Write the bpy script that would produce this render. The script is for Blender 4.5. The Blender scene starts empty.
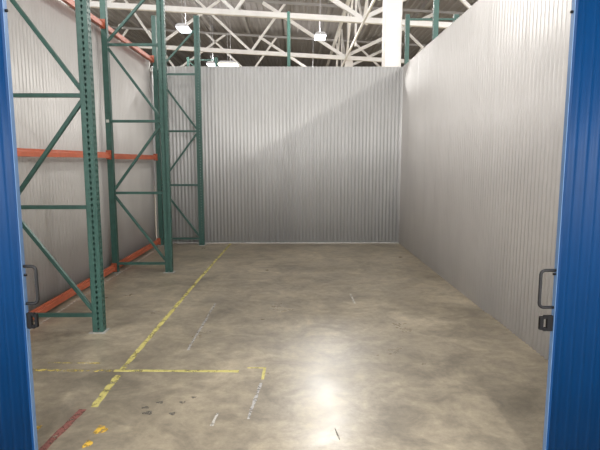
import bpy, math, random
from mathutils import Vector
random.seed(4)
S = bpy.context.scene
COL = S.collection

# ---------------------------------------------------------------- materials
def mat(name, color, rough=0.5, metal=0.0, var=0.0, scale=6.0, bump=0.0, coat=0.0, stretch=(1,1,1), spec=.5):
    m = bpy.data.materials.new(name); m.use_nodes = True
    nt = m.node_tree; b = nt.nodes['Principled BSDF']
    b.inputs['Base Color'].default_value = (*color, 1)
    b.inputs['Roughness'].default_value = rough
    b.inputs['Metallic'].default_value = metal
    b.inputs['Coat Weight'].default_value = coat
    b.inputs['Specular IOR Level'].default_value = spec
    tc = nt.nodes.new('ShaderNodeTexCoord'); mp = nt.nodes.new('ShaderNodeMapping')
    mp.inputs['Scale'].default_value = stretch
    nt.links.new(tc.outputs['Object'], mp.inputs[0])
    n = nt.nodes.new('ShaderNodeTexNoise'); n.inputs['Scale'].default_value = scale; n.inputs['Detail'].default_value = 5
    nt.links.new(mp.outputs[0], n.inputs['Vector'])
    r = nt.nodes.new('ShaderNodeValToRGB')
    r.color_ramp.elements[0].position = .3; r.color_ramp.elements[1].position = .7
    r.color_ramp.elements[0].color = (*[c*(1-var) for c in color], 1)
    r.color_ramp.elements[1].color = (*[min(1, c*(1+var)) for c in color], 1)
    nt.links.new(n.outputs['Fac'], r.inputs[0]); nt.links.new(r.outputs[0], b.inputs['Base Color'])
    if bump:
        bp = nt.nodes.new('ShaderNodeBump'); bp.inputs['Strength'].default_value = bump; bp.inputs['Distance'].default_value = .01
        nt.links.new(n.outputs['Fac'], bp.inputs['Height']); nt.links.new(bp.outputs[0], b.inputs['Normal'])
    return m

def emit(name, color, strength):
    m = bpy.data.materials.new(name); m.use_nodes = True
    b = m.node_tree.nodes['Principled BSDF']
    b.inputs['Base Color'].default_value = (.8, .8, .8, 1)
    b.inputs['Emission Color'].default_value = (*color, 1); b.inputs['Emission Strength'].default_value = strength
    return m

def paint(name, color, wear, scale=18, rough=.5, stretch=(1,1,1)):
    """worn paint: chips of it are missing, the concrete shows through"""
    m = mat(name, color, rough, var=.12, scale=30)
    nt = m.node_tree; b = nt.nodes['Principled BSDF']; out = nt.nodes['Material Output']
    tr = nt.nodes.new('ShaderNodeBsdfTransparent'); mx = nt.nodes.new('ShaderNodeMixShader')
    tc = nt.nodes.new('ShaderNodeTexCoord'); mp = nt.nodes.new('ShaderNodeMapping'); mp.inputs['Scale'].default_value = stretch
    n = nt.nodes.new('ShaderNodeTexNoise'); n.inputs['Scale'].default_value = scale; n.inputs['Detail'].default_value = 8; n.inputs['Roughness'].default_value = .7
    r = nt.nodes.new('ShaderNodeValToRGB'); r.color_ramp.elements[0].position = wear-.05; r.color_ramp.elements[1].position = wear+.05
    nt.links.new(tc.outputs['Object'], mp.inputs[0]); nt.links.new(mp.outputs[0], n.inputs['Vector'])
    nt.links.new(n.outputs['Fac'], r.inputs[0]); nt.links.new(r.outputs[0], mx.inputs[0])
    nt.links.new(tr.outputs[0], mx.inputs[1]); nt.links.new(b.outputs[0], mx.inputs[2]); nt.links.new(mx.outputs[0], out.inputs[0])
    return m

def concrete():
    m = bpy.data.materials.new('polished_concrete'); m.use_nodes = True
    nt = m.node_tree; N = nt.nodes; L = nt.links; b = N['Principled BSDF']
    tc = N.new('ShaderNodeTexCoord')
    def noise(scale, detail, rough=.5, st=(1,1,1), dist=0):
        mp = N.new('ShaderNodeMapping'); mp.inputs['Scale'].default_value = st; L.new(tc.outputs['Object'], mp.inputs[0])
        n = N.new('ShaderNodeTexNoise'); n.inputs['Scale'].default_value = scale; n.inputs['Detail'].default_value = detail
        n.inputs['Roughness'].default_value = rough; n.inputs['Distortion'].default_value = dist
        L.new(mp.outputs[0], n.inputs['Vector']); return n.outputs['Fac']
    def ramp(f, a, ca, z, cz):
        r = N.new('ShaderNodeValToRGB'); e = r.color_ramp.elements
        e[0].position = a; e[1].position = z; e[0].color = (*ca, 1); e[1].color = (*cz, 1); L.new(f, r.inputs[0]); return r.outputs[0]
    def mix(kind, fac, a, c):
        x = N.new('ShaderNodeMix'); x.data_type = 'RGBA'; x.blend_type = kind
        if isinstance(fac, float): x.inputs[0].default_value = fac
        else: L.new(fac, x.inputs[0])
        L.new(a, x.inputs[6]); L.new(c, x.inputs[7]); return x.outputs[2]
    base = ramp(noise(.55, 6, .6, dist=.6), .33, CONC[0], .68, CONC[1])
    blot = ramp(noise(2.6, 8, .68, dist=1.0), .34, (.62,.62,.63), .64, (1.1,1.09,1.07))
    fine = ramp(noise(13, 8, .8), .34, (.72,.72,.73), .66, (1.12,1.12,1.12))
    strk = ramp(noise(5, 6, .6, (.8, 1.6, 1)), .38, (.92,.92,.93), .62, (1.06,1.06,1.05))
    c = mix('MULTIPLY', 1.0, base, blot); c = mix('MULTIPLY', 1.0, c, fine); c = mix('MULTIPLY', 1.0, c, strk)
    L.new(c, b.inputs['Base Color'])
    rr = ramp(noise(1.6, 7, .65), .3, (.26,.26,.26), .7, (.40,.40,.40)); L.new(rr, b.inputs['Roughness'])
    bp = N.new('ShaderNodeBump'); bp.inputs['Strength'].default_value = .12; bp.inputs['Distance'].default_value = .004
    L.new(noise(9, 6, .6), bp.inputs['Height']); L.new(bp.outputs[0], b.inputs['Normal'])
    b.inputs['Specular IOR Level'].default_value = .6
    return m

CONC = ((.275,.236,.170), (.47,.405,.298))
M = dict(
    floor=concrete(),
    galv=mat('galvanised_sheet', (.505,.50,.485), .48, .15, .04, 3.0, stretch=(1,1,.35)),
    galv_warm=mat('galvanised_sheet_warm', (.52,.50,.475), .45, .15, .04, 3.0, stretch=(1,1,.35)),
    green=mat('green_rack_paint', (.033,.092,.073), .45, 0, .15, 14),
    orange=mat('orange_beam_paint', (.46,.115,.055), .45, 0, .14, 9),
    orange_dark=mat('orange_connector_paint', (.36,.085,.04), .5, 0, .14, 9),
    blue=mat('blue_door_enamel', (.0,.031,.108), .45, .0, .06, 5, spec=.2),
    edge=mat('edge_sheen_blue', (.12,.22,.40), .35, .2, .05, 8),  # blue door edge with reflected light put into the colour
    black=mat('black_handle', (.006,.006,.007), .6, 0, .1, 20, spec=.2),
    handle=mat('dark_grey_handle', (.014,.014,.015), .5, .0, .1, 20, spec=.3),
    white=mat('white_steel_paint', (.92,.90,.86), .5, 0, .05, 3),
    column=mat('cream_column_paint', (.74,.70,.65), .5, 0, .03, 2),
    deck=mat('grey_roof_deck', (.37,.355,.35), .7, 0, .04, 2),
    purlin=mat('grey_purlin_paint', (.38,.365,.35), .6, 0, .06, 3),
    shell=mat('warehouse_shell', (.42,.40,.385), .7, 0, .08, 1.0),
    plate=mat('pale_base_plate', (.42,.41,.38), .5, .1, .2, 30),
    housing=mat('lamp_housing', (.62,.62,.64), .35, .3, .05, 10),
    lens=emit('lamp_lens', (.90,.95,1.0), 14),
    lens_warm=emit('warm_glow_panel', (1.0,.97,.78), 7),
    yellow=paint('worn_yellow_paint', (.58,.52,.17), .445, 11),
    yellow_old=paint('very_worn_yellow_paint', (.62,.50,.13), .53, 22),
    amber=paint('amber_paint_patch', (.72,.46,.06), .46, 26),
    red=paint('worn_red_paint', (.27,.10,.085), .45, 26),
    pale=paint('pale_chalky_line', (.52,.50,.45), .45, 26),
    scuff=paint('grey_scuff', (.40,.39,.37), .47, 30),
    grime=paint('dark_grime', (.15,.14,.12), .49, 60),
    pale_mark=mat('pale_mark_grey', (.5,.5,.45), .6, 0, .1, 30),
)

# ---------------------------------------------------------------- mesh helpers
class MB:
    def __init__(s): s.v = []; s.f = []
    def box(s, x0, x1, y0, y1, z0, z1):
        n = len(s.v)
        s.v += [(x0,y0,z0),(x1,y0,z0),(x1,y1,z0),(x0,y1,z0),(x0,y0,z1),(x1,y0,z1),(x1,y1,z1),(x0,y1,z1)]
        s.f += [tuple(n+i for i in q) for q in ((0,3,2,1),(4,5,6,7),(0,1,5,4),(1,2,6,5),(2,3,7,6),(3,0,4,7))]
        return s
    def bar(s, a, b, w, h, up=(0,0,1)):
        """rectangular bar from a to b; w along the side axis, h along the other"""
        a = Vector(a); b = Vector(b); d = (b-a).normalized(); u = Vector(up)
        if abs(d.dot(u)) > .98: u = Vector((1,0,0))
        sd = d.cross(u).normalized(); u = sd.cross(d).normalized(); n = len(s.v)
        for p in (a, b):
            for i, j in ((-1,-1),(1,-1),(1,1),(-1,1)): s.v.append(tuple(p + sd*i*w/2 + u*j*h/2))
        s.f += [tuple(n+i for i in q) for q in ((0,3,2,1),(4,5,6,7),(0,1,5,4),(1,2,6,5),(2,3,7,6),(3,0,4,7))]
        return s
    def tube(s, pts, r, k=10):
        pts = [Vector(p) for p in pts]; n0 = len(s.v)
        for i, p in enumerate(pts):
            d = (pts[min(i+1, len(pts)-1)] - pts[max(i-1, 0)]).normalized()
            u = Vector((0,1,0)) if abs(d.y) < .9 else Vector((1,0,0))
            a = d.cross(u).normalized(); b = a.cross(d).normalized()
            for j in range(k):
                t = 2*math.pi*j/k; s.v.append(tuple(p + a*math.cos(t)*r + b*math.sin(t)*r))
        for i in range(len(pts)-1):
            for j in range(k):
                q = n0+i*k; s.f.append((q+j, q+(j+1)%k, q+k+(j+1)%k, q+k+j))
        s.f.append(tuple(n0+j for j in reversed(range(k)))); q = n0+(len(pts)-1)*k; s.f.append(tuple(q+j for j in range(k)))
        return s
    def prism(s, prof, y0, y1):
        """profile of (x, z) pulled along y"""
        n = len(s.v); k = len(prof)
        for y in (y0, y1): s.v += [(x, y, z) for x, z in prof]
        for i in range(k): s.f.append((n+i, n+(i+1)%k, n+k+(i+1)%k, n+k+i))
        s.f += [tuple(n+i for i in reversed(range(k))), tuple(n+k+i for i in range(k))]
        return s
    def build(s, name, m, parent=None, smooth=False, bevel=0, loc=None):
        me = bpy.data.meshes.new(name); me.from_pydata(s.v, [], s.f); me.validate()
        o = bpy.data.objects.new(name, me); COL.objects.link(o); me.materials.append(m)
        import bmesh
        bm = bmesh.new(); bm.from_mesh(me); bmesh.ops.recalc_face_normals(bm, faces=bm.faces); bm.to_mesh(me); bm.free()
        if smooth:
            for p in me.polygons: p.use_smooth = True
        if bevel:
            b = o.modifiers.new('bevel', 'BEVEL'); b.width = bevel; b.segments = 2; b.limit_method = 'ANGLE'
        if parent: o.parent = parent
        if loc: o.location = loc
        return o

def tag(o, label=None, cat=None, group=None, kind=None):
    if label: o['label'] = label
    if cat: o['category'] = cat
    if group: o['group'] = group
    if kind: o['kind'] = kind
    return o
def thing(name, label, cat, loc=(0,0,0), group=None, rz=0):
    o = bpy.data.objects.new(name, None); COL.objects.link(o); o.location = loc; o.rotation_euler.z = rz
    o.empty_display_size = .2
    return tag(o, label, cat, group)
def dup(root, loc, label, rz=0, group=None, skip=()):
    r = root.copy(); COL.objects.link(r); r.location = loc; r.rotation_euler.z = rz; r['label'] = label
    if group: r['group'] = group
    for ch in list(root.children):
        if ch.name.split('.')[0] in skip: continue
        c = ch.copy(); COL.objects.link(c); c.parent = r
        for g in ch.children:
            d = g.copy(); COL.objects.link(d); d.parent = c
    return r

# ---------------------------------------------------------------- the warehouse shell
XL, XR, YF, YB = -26.0, 24.0, 47.0, -9.0
SL = -.054                                            # the roof falls to the right
def roof(x): return 8.22 + SL*(x-2)
MB().box(XL, XR, YB, YF, -.2, 0).build('floor', M['floor'])['kind'] = 'structure'
ceil = MB()
pr = []; x = XL
while x < XR:                                          # ribbed steel deck
    for dx, dz in ((0,0),(.10,0),(.14,.05),(.24,.05),(.28,0)): pr.append((x+dx, roof(x+dx)+dz+.24))
    x += .28
n = len(pr)
for y in (YB, YF): ceil.v += [(a, y, b) for a, b in pr]
for i in range(n-1): ceil.f.append((i, i+1, n+i+1, n+i))
base = len(ceil.v)
for y in (YB, YF): ceil.v += [(a, y, b+.04) for a, b in pr]
for i in range(n-1): ceil.f.append((base+i, base+n+i, base+n+i+1, base+i+1))
ceiling = ceil.build('ceiling', M['deck']); ceiling['kind'] = 'structure'
k = 0
x = -14.6
while x < 14:                                          # purlins lie along the depth of the hall
    MB().box(x-.06, x+.06, 6, YF-.1, roof(x)+.012, roof(x)+.235).build('purlin', M['purlin'], ceiling)
    x += 2.01
wf = MB().box(XL, XR, YF, YF+.2, 0, 10.2).build('wall_far', M['shell']); wf['kind'] = 'structure'
MB().box(XL-.2, XL, YB, YF, 0, 10.2).build('wall_warehouse_left', M['shell'])['kind'] = 'structure'
MB().box(XR, XR+.2, YB, YF, 0, 10.2).build('wall_warehouse_right', M['shell'])['kind'] = 'structure'

# ---------------------------------------------------------------- corrugated partitions
def corrugated(length, z0, z1, pitch=.068, amp=.0095, lap=.612, step=.0022, th=.0018, sub=8, skew=None):
    """sheet running along +x from the origin, its face towards -y; sheets lap every few ribs"""
    m = MB(); prof = []; n = int(length/pitch*sub)
    for i in range(n+1):
        t = i*pitch/sub; s = (t % lap)/lap
        prof.append((t, amp*math.sin(2*math.pi*t/pitch) + step*s))
    k = len(prof)
    rows = [z0, z1]
    for off in (0, th):
        for z in rows: m.v += [(a, b+off, z) for a, b in prof]
    for i in range(k-1):
        m.f += [(i, i+1, k+i+1, k+i), (2*k+i, 3*k+i, 3*k+i+1, 2*k+i+1), (k+i, k+i+1, 3*k+i+1, 3*k+i), (i, 2*k+i, 2*k+i+1, i+1)]
    m.f += [(0, k, 3*k, 2*k), (k-1, 3*k-1, 4*k-1, 2*k-1)]
    return m
WH = 3.365
def wall(name, length, mt, loc, rz, top=WH):
    o = corrugated(length, .0, top).build(name, mt, smooth=True)
    o.location = loc; o.rotation_euler.z = rz; o['kind'] = 'structure'; return o
XW = -2.735
wall('wall_back', 4.80, M['galv'], (XW+.004, 9.72, 0), 0)
wall('wall_left', 7.18, M['galv_warm'], (XW, 2.52, 0), math.pi/2, 3.44)       # faces +x
wr = wall('wall_right', 4.58, M['galv_warm'], (2.022, 9.705, 0), -math.pi/2)
wr2 = wall('wall_right', 2.63, M['galv_warm'], (2.034, 5.17, 0), -math.pi/2)
# corner and joint strips, foot angles
def strip(name, b, m=None):
    o = MB().box(*b).build(name, m or M['galv']); o['kind'] = 'structure'; return o
strip('baseboard_back', (XW+.02, 2.0, 9.690, 9.711, 0, .02), M['plate'])

# ---------------------------------------------------------------- pallet rack frames
PW = .076; PITCH = .0508; T = .0026
def perforated(m, place, width, h, cols, hw, hh):
    """plate built of strips and bridges, leaving real holes; place(u0,u1,z0,z1) adds a box"""
    edges = [0]
    for c in cols: edges += [c-hw/2, c+hw/2]
    edges.append(width)
    for i in range(0, len(edges), 2): place(edges[i], edges[i+1], 0, h)
    n = int(h/PITCH)
    for c in cols:
        z = 0.0
        for q in range(n):
            zc = (q+.5)*PITCH
            place(c-hw/2, c+hw/2, z, zc-hh/2)
            z = zc+hh/2
            # the narrow foot of the teardrop
            place(c-hw/2, c-hw/4, zc-hh/2, zc-hh/5); place(c+hw/4, c+hw/2, zc-hh/2, zc-hh/5)
        place(c-hw/2, c+hw/2, z, h)
def post_mesh(h, side_holes=True, PX=.076):
    """C section, open towards -x, perforated face towards +x; outer face at x=0, y 0..PW, x -PW..0"""
    m = MB()
    perforated(m, lambda a, b, c, d: m.box(-T, 0, a, b, c, d), PW, h, (.021, .055), .017, .030)
    for y in (0, PW-T):
        if side_holes: perforated(m, lambda a, b, c, d, y=y: m.box(-PX+a, -PX+b, y, y+T, c, d), PX-T, h, (.055,), .019, .030)
        else: m.box(-PX, -T, y, y+T, 0, h)
        m.box(-PX, -PX+T, 0 if y == 0 else PW/2, PW/2 if y == 0 else PW, 0, h)
    return m
def rack_frame(label, loc, depth=.86, h=4.2, struts=(.13,1.15,2.15,3.18), top_strut=False, group=None, rz=0):
    """frame lying in x: outer post's face at x=0, inner post's at x=-depth"""
    r = thing('rack_frame', label, 'rack frame', loc, group, rz)
    p = post_mesh(h, True, .10).build('post', M['green'], r); p.location = (0, 0, .006)
    q = post_mesh(h, False); q.v = [(-depth-x, y, z) for x, y, z in q.v]
    q.build('post', M['green'], r).location = (0, 0, .006)
    for x, pw in ((-.125, .10), (-depth-.025, PW)):
        b = MB().box(x, x+pw+.05, -.03, PW+.03, 0, .006)
        b.build('base_plate', M['plate'], r)
    xa, xb = -.101, -depth+PW+.001
    ya, yb = .02, .056
    for z in list(struts) + ([h-.08] if top_strut else []):
        MB().box(xb-.012, xa+.012, ya, yb, z-.018, z+.018).build('strut', M['green'], r, bevel=.003)
    levels = list(struts) + [h-.1 if top_strut else h-.2]
    for i in range(len(levels)-1):
        lo, hi = levels[i]+.05, levels[i+1]-.05
        a, b = ((xb, hi), (xa, lo)) if i % 2 == 0 else ((xa, hi), (xb, lo))
        MB().bar((a[0], (ya+yb)/2, a[1]), (b[0], (ya+yb)/2, b[1]), .034, .036, (0,1,0)).build('brace', M['green'], r, bevel=.003)
    return r
GL = None
f1 = rack_frame('tall green rack upright frame with perforated post, nearest one, just beyond the blue door', (-1.812, 4.55, 0))
f2 = dup(f1, (-1.788, 7.09, 0), 'tall green rack upright frame, middle one of the three left racks')
f3 = dup(f1, (-1.752, 9.44, 0), 'tall green rack upright frame standing against the back corrugated wall')
f0 = dup(f1, (-1.84, 2.58, 0), 'green rack upright frame hidden directly behind the left blue door')
for c in f1.children:
    if c.name.split('.')[0] in ('strut', 'brace'): c.location.z += .03
# frames standing outside the bay
g1 = rack_frame('green rack upright frame rising behind right wall next to the cream column', (3.155, 10.05, 0), depth=1.03, h=4.40, struts=(.13,1.15,2.15,3.2), top_strut=True)
for c in g1.children: pass
g2 = dup(g1, (3.155, 8.02, 0), 'green rack upright frame rising above the sloping top edge of the right wall')
g3 = rack_frame('slim green rack post far off above the middle of the back wall', (-.16, 15.2, 0), depth=1.0, h=5.62, struts=(.13,1.2,2.2,3.2,4.2), top_strut=True, rz=math.pi/2)
g4 = rack_frame('distant green rack frame with crossbar seen between the left trusses', (-2.70, 17.85, 0), depth=1.06, h=5.14, struts=(.13,1.2,2.2,3.2,4.2), top_strut=True)
st = MB().box(0, .003, 0, .04, 0, .04)  # small pale plate standing in for the strut-end weld
s_ = st.build('pale_mark', M['pale_mark'], f2); s_.location = (-.86+.015, -.004, 2.13); s_.rotation_euler.z = -math.pi/2
s_['label'] = 'small pale weld at the strut end'

# ---------------------------------------------------------------- orange beams
def beam(y0, y1, z, label):
    r = thing('rack_beam', label, 'rack beam', (-2.665, y0, z-.048), 'orange beams along the left wall')
    L = y1-y0
    prof = [(.012,.008),(.060,.008),(.060,.062),(.044,.062),(.044,.088),(.012,.088)]
    MB().prism(prof, .0045, L-.0045).build('beam_rail', M['orange'], r, bevel=.003)
    for y, s in ((0, -1), (L, 1)):
        c = MB().box(.006, .084, min(y, y-s*.004), max(y, y-s*.004), -.01, .115)
        c.box(.080, .084, min(y-s*.004, y+s*.037), max(y-s*.004, y+s*.037), -.01, .115)
        c.build('end_connector', M['orange_dark'], r)
    return r
bays = [(2.58+PW+.001, 4.549, 'in the nearest bay'), (4.55+PW+.001, 7.089, 'between the near and middle frames'), (7.09+PW+.001, 9.439, 'between the middle and back frames')]
for z, lv in ((.075, 'lowest orange rack beam close to the floor'), (1.68, 'orange rack beam at eye height'), (3.44, 'topmost orange rack beam along the wall edge')):
    for y0, y1, b in bays: beam(y0, y1, z + (.03 - .006*y0 if z == 1.68 else 0), lv + ' ' + b)
# hook on the top beam
hk = MB().tube([(-2.625,7.72,3.487),(-2.625,7.72,3.56),(-2.62,7.735,3.60),(-2.605,7.755,3.615),(-2.59,7.775,3.60),(-2.585,7.79,3.55)], .007, 8)
tag(hk.build('wire_hook', M['pale_mark'], smooth=True), 'small pale bent wire hook standing on the topmost orange beam', 'hook')

# ---------------------------------------------------------------- blue doors
def door(sign, xe, label, prot):
    """sign -1: left leaf (its free edge at xe, body to -x)"""
    r = thing('blue_door', label, 'door', (xe, 2.40, 0), 'pair of blue corrugated doors')
    W = .86; z0, z1 = .015, 2.62
    P = .0555; sub = 12; pr = []
    for i in range(int(W/P*sub)+1):
        t = i*P/sub; ph = (t % P)/P
        # rounded rib with a wide flat between
        d = .0085*(.5-.5*math.cos(2*math.pi*ph))**1.6
        pr.append((t, -d))
    m = MB(); k = len(pr); th = .012
    for off in (0, th):
        for z in (z0, z1): m.v += [(sign*(.012+t), (d if off == 0 else 0)+off, z) for t, d in pr]
    for i in range(k-1):
        m.f += [(i, i+1, k+i+1, k+i), (2*k+i, 3*k+i, 3*k+i+1, 2*k+i+1), (k+i, k+i+1, 3*k+i+1, 3*k+i), (i, 2*k+i, 2*k+i+1, i+1)]
    m.f += [(0, k, 3*k, 2*k), (k-1, 3*k-1, 4*k-1, 2*k-1)]
    m.build('door_panel', M['blue'], r, smooth=True)
    def bx(x0, x1, *rest): a, b = sorted((sign*x0, sign*x1)); return MB().box(a, b, *rest)
    bx(.003, .013, -.006, .030, z0, z1).build('edge_channel', M['blue'], r)
    bx(.0, .003, -.004, .026, z0, z1).build('edge_sheen', M['edge'], r)['label'] = 'door edge in paler blue, its sheen painted in'  # paler blue stands for light caught by the door flange
    bx(.02, W, .012, .030, z0, z0+.06).build('bottom_rail', M['blue'], r)
    bx(.02, W, .012, .030, z1-.06, z1).build('top_rail', M['blue'], r)
    zc, hh = (.995 if sign < 0 else .97), .094; q = -sign
    pts = [(q*-.004, .012, zc+hh)]
    for t in range(0, 7):
        a = math.pi/2*(1-t/6); pts.append((q*(prot-.022+.022*math.cos(a)), .012, zc+hh-.022+.022*math.sin(a)))
    for t in range(0, 7):
        a = -math.pi/2*t/6; pts.append((q*(prot-.022+.022*math.cos(a)), .012, zc-hh+.022+.022*math.sin(a)))
    pts.append((q*-.004, .012, zc-hh))
    MB().tube(pts, .0078, 12).build('door_handle', M['handle'], r, smooth=True)
    # latch: plate with a slot, bevelled corners
    lw = prot-.006; za, zb = (.775, .855) if sign < 0 else (.755, .835)
    lt = MB()
    def lb(x0, x1, a, b): lt.box(*sorted((q*x0, q*x1)), .002, .022, a, b)
    lb(0, lw*.45, za, zb); lb(lw*.72, lw, za+.006, zb-.006); lb(lw*.45, lw*.72, za, za+.018); lb(lw*.45, lw*.72, zb-.018, zb); 
    lt.build('latch', M['black'], r, bevel=.003)
    bl = MB().tube([(0, .012, 1.045), (q*.012, .012, 1.045)], .006, 10); bl.build('bolt', M['black'], r, smooth=True)
    MB().tube([(0, .012, 2.285), (q*.010, .012, 2.285)], .007, 10).build('bolt', M['black'], r, smooth=True)
    return r
door(-1, -1.333, 'blue ribbed metal door leaf in front of the green racks and orange beams', .058)
door(1, 1.283, 'blue ribbed metal door leaf in front of the plain right corrugated wall', .072)

# ---------------------------------------------------------------- columns, trusses, girder
def column(x, y, label, w=.33):
    top = roof(x)-2.25
    r = thing('steel_column', label, 'column', (x, y, 0), 'cream building columns')
    MB().box(-w/2, w/2, -w/2, w/2, .02, top-.02).build('shaft', M['column'], r, bevel=.012)
    MB().box(-w/2-.08, w/2+.08, -w/2-.08, w/2+.08, 0, .02).build('base_plate', M['plate'], r)
    MB().box(-w/2-.03, w/2+.03, -w/2-.03, w/2+.03, top-.02, top).build('cap_plate', M['column'], r)
    return r
column(1.900, 10.28, 'thick cream square column rising behind the back right corner')
column(2.30, 22.45, 'distant pale column under the far roof truss')
def chordz(x): return roof(x)-2.20
def truss(y, label, x0, x1, shift=0.0, left=1.55, right=1.2):
    r = thing('roof_truss', label, 'roof truss', (0, y, 0), 'white roof trusses')
    MB().bar((x0,0,chordz(x0)), (x1,0,chordz(x1)), .15, .16).build('bottom_chord', M['white'], r)
    MB().bar((x0,0,roof(x0)-.09), (x1,0,roof(x1)-.09), .10, .10).build('top_chord', M['purlin'], r)
    nodes = []
    x = 2.1 + shift
    while x > x0: nodes.append(x); x -= 4.02
    x = 2.1+4.02 + shift
    while x < x1: nodes.append(x); x += 4.02
    for n_ in nodes:
        par = round(abs(n_-2.1-shift)/4.02) % 2
        l, rr = (2.35, 1.45) if par else (1.45, 2.7)
        if abs(n_-2.1-shift) < .5: l, rr = 3.5, 3.9
        for dx in (-l, rr):
            xt = n_+dx; wd = .13 if abs(dx) > 3 else .095
            if x0 < xt < x1:
                MB().bar((n_, 0, chordz(n_)+.04), (xt, 0, roof(xt)-.13), wd, wd, (0,1,0)).build('web', M['white'], r)
    return r
truss(10.45, 'white roof truss nearest, passing high over the cream column', -16, 14)
truss(16.5, 'white roof truss with brightest bottom bar, across the top of the photo', -16, 14)
truss(22.30, 'white roof truss, second behind the cream column, just above the back wall', -16, 14, left=2.0, right=1.5)
truss(28.30, 'white roof truss far off, its bottom bar hidden behind the back wall', -16, 14, shift=-.6)
# girder along the depth
gr = thing('roof_girder', 'white roof girder running away above the column line', 'roof girder', (2.1, 0, 0))
zb, zt = chordz(2.1)-.0, roof(2.1)-.12
MB().box(-.03, .03, 10.6, 40, zb-.17, zb-.097).build('bottom_chord', M['white'], gr)
MB().box(-.07, .07, 10.6, 40, zt-.22, zt-.08).build('top_chord', M['white'], gr)
for y in (14.0, 16.5, 19.5, 22.3, 25.3, 28.3):
    MB().bar((.16, y+.16, zb-.10), (.16, y+.16, zt-.1), .07, .07).build('upright', M['white'], gr)
    if y < 28:
        up = round((y-14)/2.85) % 2
        a, b = ((y+.2, zb-.05), (y+2.6, zt-.2)) if up else ((y+.2, zt-.2), (y+2.6, zb-.05))
        MB().bar((.06, a[0], a[1]), (.06, b[0], b[1]), .07, .07).build('diagonal', M['white'], gr)

# ---------------------------------------------------------------- lamps
UP = 60
def lamp(x, y, label, w=.42, d=.75, z=6.05, warm=False, power=POWER if 'POWER' in globals() else 260, group='high bay lamps'):
    r = thing('high_bay_lamp', label, 'ceiling lamp', (x, y, z), group)
    MB().prism([(-w/2,0),(w/2,0),(w/2,.05),(w*.3,.11),(-w*.3,.11),(-w/2,.05)], -d/2, d/2).build('housing', M['housing'], r)
    MB().box(-w/2+.02, w/2-.02, -d/2+.02, d/2-.02, -.022, 0).build('lens', M['lens_warm' if warm else 'lens'], r)
    for yy in (-d*.35, d*.35):
        MB().tube([(0, yy, .10), (0, yy, roof(x)+.26-z)], .008, 6).build('hanger', M['housing'], r)
    la = bpy.data.lights.new('lamp_light', 'AREA'); la.shape = 'RECTANGLE'; la.size = w; la.size_y = d
    la.energy = power; la.color = (1.0, .955, .88) if warm else (1.0, .975, .94)
    lo = bpy.data.objects.new('lamp_light', la); COL.objects.link(lo); lo.parent = r; lo.location = (0, 0, -.03)
    lu = bpy.data.lights.new('lamp_uplight', 'POINT'); lu.energy = UP; lu.shadow_soft_size = .15; lu.color = (1.0, .97, .94)
    uo = bpy.data.objects.new('lamp_uplight', lu); COL.objects.link(uo); uo.parent = r; uo.location = (0, 0, .35)
    return r
lamp(.88, 18.86, 'bright white high bay lamp hanging left of the girder joint')
lamp(-3.81, 17.80, 'high bay lamp seen through the top of the back green rack frame')
lamp(-3.92, 24.20, 'small far high bay lamp just above the back wall beside green rack frame')
lamp(-3.15, 24.45, 'wide pale yellow glowing panel just above the back wall', w=.93, d=1.5, warm=True)  # bright patch above the wall, built as a glowing panel
off = 'unseen high bay lamp hanging in the hall, out of the picture'
for x, y, p in ((.9, 13.7, 1150), (.9, 5.6, 240), (.9, -5.0, 1900), (6.7, 7.0, 1500), (6.7, -4.5, 1500), (6.7, 14.5, 620), (-5.0, 5.0, 350), (-5.0, -4.5, 1500), (-5.2, 11.6, 400), (-10.5, 16, 620), (-10.5, 24, 620), (10.5, 20, 620), (10.5, 27, 620), (.9, 27, 620)):
    lamp(x, y, off, power=p*.36, group='high bay lamps out of view')  # lamps behind the camera are added as frontal fill for the back wall

# ---------------------------------------------------------------- floor markings
def quadstrip(name, pts, w, m, label, cat='floor marking', group=None, z=.0012, jag=.0):
    """flat painted strip of width w through pts"""
    b = MB(); P = []
    for (a, c) in zip(pts[:-1], pts[1:]):
        L = math.dist(a, c); n = max(1, int(L/.06))
        for i in range(n): P.append((a[0]+(c[0]-a[0])*i/n, a[1]+(c[1]-a[1])*i/n))
    P.append(pts[-1]); k = len(P)
    o = thing_at = P[0]
    for i, p in enumerate(P):
        a = P[max(0, i-1)]; c = P[min(k-1, i+1)]; d = Vector((c[0]-a[0], c[1]-a[1])).normalized(); nrm = Vector((-d.y, d.x))
        for s in (-1, 1):
            q = Vector(p) + nrm*s*(w/2 + random.uniform(-jag, jag)); b.v += [(q.x, q.y, z), (q.x, q.y, .0002)]
    for i in range(k-1):
        n = 4*i; b.f += [(n, n+4, n+6, n+2), (n, n+1, n+5, n+4), (n+2, n+6, n+7, n+3), (n+1, n+3, n+7, n+5)]
    b.f += [(0, 2, 3, 1), (4*k-4, 4*k-3, 4*k-1, 4*k-2)]
    return tag(b.build(name, m), label, cat, group)
quadstrip('painted_line', [(-1.275,9.66),(-1.325,6.6),(-1.345,3.70)], .042, M['yellow'], 'long worn yellow floor line running to the back wall', jag=.004)
quadstrip('painted_line', [(-1.34,3.60),(-1.325,3.11)], .048, M['yellow'], 'short chipped yellow floor dash just nearer than the line crossing', jag=.006)
quadstrip('painted_line', [(-1.40,3.685),(-.44,3.665)], .038, M['yellow'], 'yellow floor line crossing from left to right', jag=.003)
quadstrip('painted_line', [(-2.1,3.70),(-1.41,3.685)], .035, M['yellow_old'], 'faded left stretch of the crossing yellow floor line', jag=.006)
quadstrip('painted_line', [(-1.98,3.84),(-1.55,3.83)], .018, M['yellow_old'], 'thin faded yellow line parallel to and beyond the crossing one', jag=.004)
quadstrip('painted_line', [(-.38,3.73),(-.238,3.725)], .016, M['yellow'], 'thin yellow top stroke of the corner mark', jag=.002)
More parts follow.
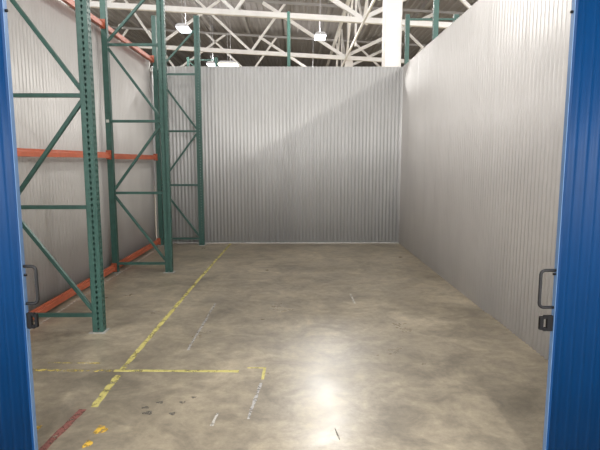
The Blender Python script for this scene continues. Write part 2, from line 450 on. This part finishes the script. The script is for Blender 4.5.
quadstrip('painted_line', [(-.245,3.735),(-.25,3.52)], .02, M['yellow'], 'short yellow side stroke of the corner mark', jag=.003)
quadstrip('painted_line', [(-.255,3.46),(-.30,2.95)], .02, M['scuff'], 'faint pale scrape continuing below the yellow corner mark', jag=.005)
quadstrip('painted_line', [(-1.385,3.08),(-1.42,2.62)], .047, M['red'], 'dull red floor stripe at bottom left', jag=.004)
quadstrip('painted_line', [(-.915,5.5),(-.925,4.1)], .02, M['scuff'], 'thin grey scrape right of the long yellow line', jag=.005)
quadstrip('painted_line', [(-.505,3.02),(-.515,2.87)], .018, M['pale'], 'short pale scratch on the floor below the yellow line', jag=.003)
quadstrip('painted_line', [(-2.54,2.6),(-2.54,9.6)], .024, M['pale'], 'thin pale line on floor along the left wall', jag=.003)
def blob(name, x, y, rx, ry, m, label, cat, group=None):
    b = MB(); k = 18
    for z in (.0014, .0002):
        for j in range(k):
            t = 2*math.pi*j/k; q = 1 + .25*math.sin(3*t+x*9) + random.uniform(-.12, .12)
            b.v.append((x+rx*q*math.cos(t), y+ry*q*math.sin(t), z))
    b.f.append(tuple(range(k))); b.f.append(tuple(reversed(range(k, 2*k))))
    b.f += [(j, k+j, k+(j+1)%k, (j+1)%k) for j in range(k)]
    return tag(b.build(name, m), label, cat, group)
blob('paint_patch', -1.175, 2.83, .035, .045, M['amber'], 'small amber paint patch, upper of the two beside the red stripe', 'paint patch')
blob('paint_patch', -1.19, 2.68, .022, .04, M['amber'], 'small amber paint patch, lower of the two at the bottom edge', 'paint patch')
blob('paint_patch', -1.56, 2.86, .018, .02, M['amber'], 'tiny amber paint spot next to the left blue door', 'paint patch')
for x, y, rx, ry in ((-.985,3.10,.022,.016),(-.95,3.03,.03,.022),(-.91,3.17,.02,.016),(-.76,3.17,.02,.014),(-.79,3.02,.02,.018),(-.70,3.24,.016,.012)):
    blob('dark_stain', x, y, rx, ry, M['grime'], 'small dark stain in the cluster below the crossing yellow line', 'floor stain', 'dark floor stains')

quadstrip('floor_scratch', [(.235,2.83),(.25,2.71)], .005, M['grime'], 'thin dark scratch inside the bright lamp reflection on floor', 'scratch', jag=.002)
quadstrip('floor_scratch', [(.66,5.9),(.665,5.5)], .02, M['pale'], 'short pale scratch on the open floor midway to the back wall', 'scratch', jag=.003)

# ---------------------------------------------------------------- world and camera
w = bpy.data.worlds.new('world'); S.world = w; w.use_nodes = True
w.node_tree.nodes['Background'].inputs[0].default_value = (.97, .97, 1, 1); w.node_tree.nodes['Background'].inputs[1].default_value = 4.6
cam = bpy.data.cameras.new('camera'); cam.lens = 30; cam.sensor_width = 36; cam.clip_end = 200; cam.clip_start = .05
co = bpy.data.objects.new('camera', cam); COL.objects.link(co); co.location = (0, 0, 1.6)
co.rotation_euler = (math.pi/2 - math.atan(64/500), 0, -math.atan(4/500))
S.camera = co
S.view_settings.view_transform = 'Standard'; S.view_settings.look = 'None'; S.view_settings.gamma = 1; S.view_settings.use_curve_mapping = False
S.view_settings.exposure = -.14
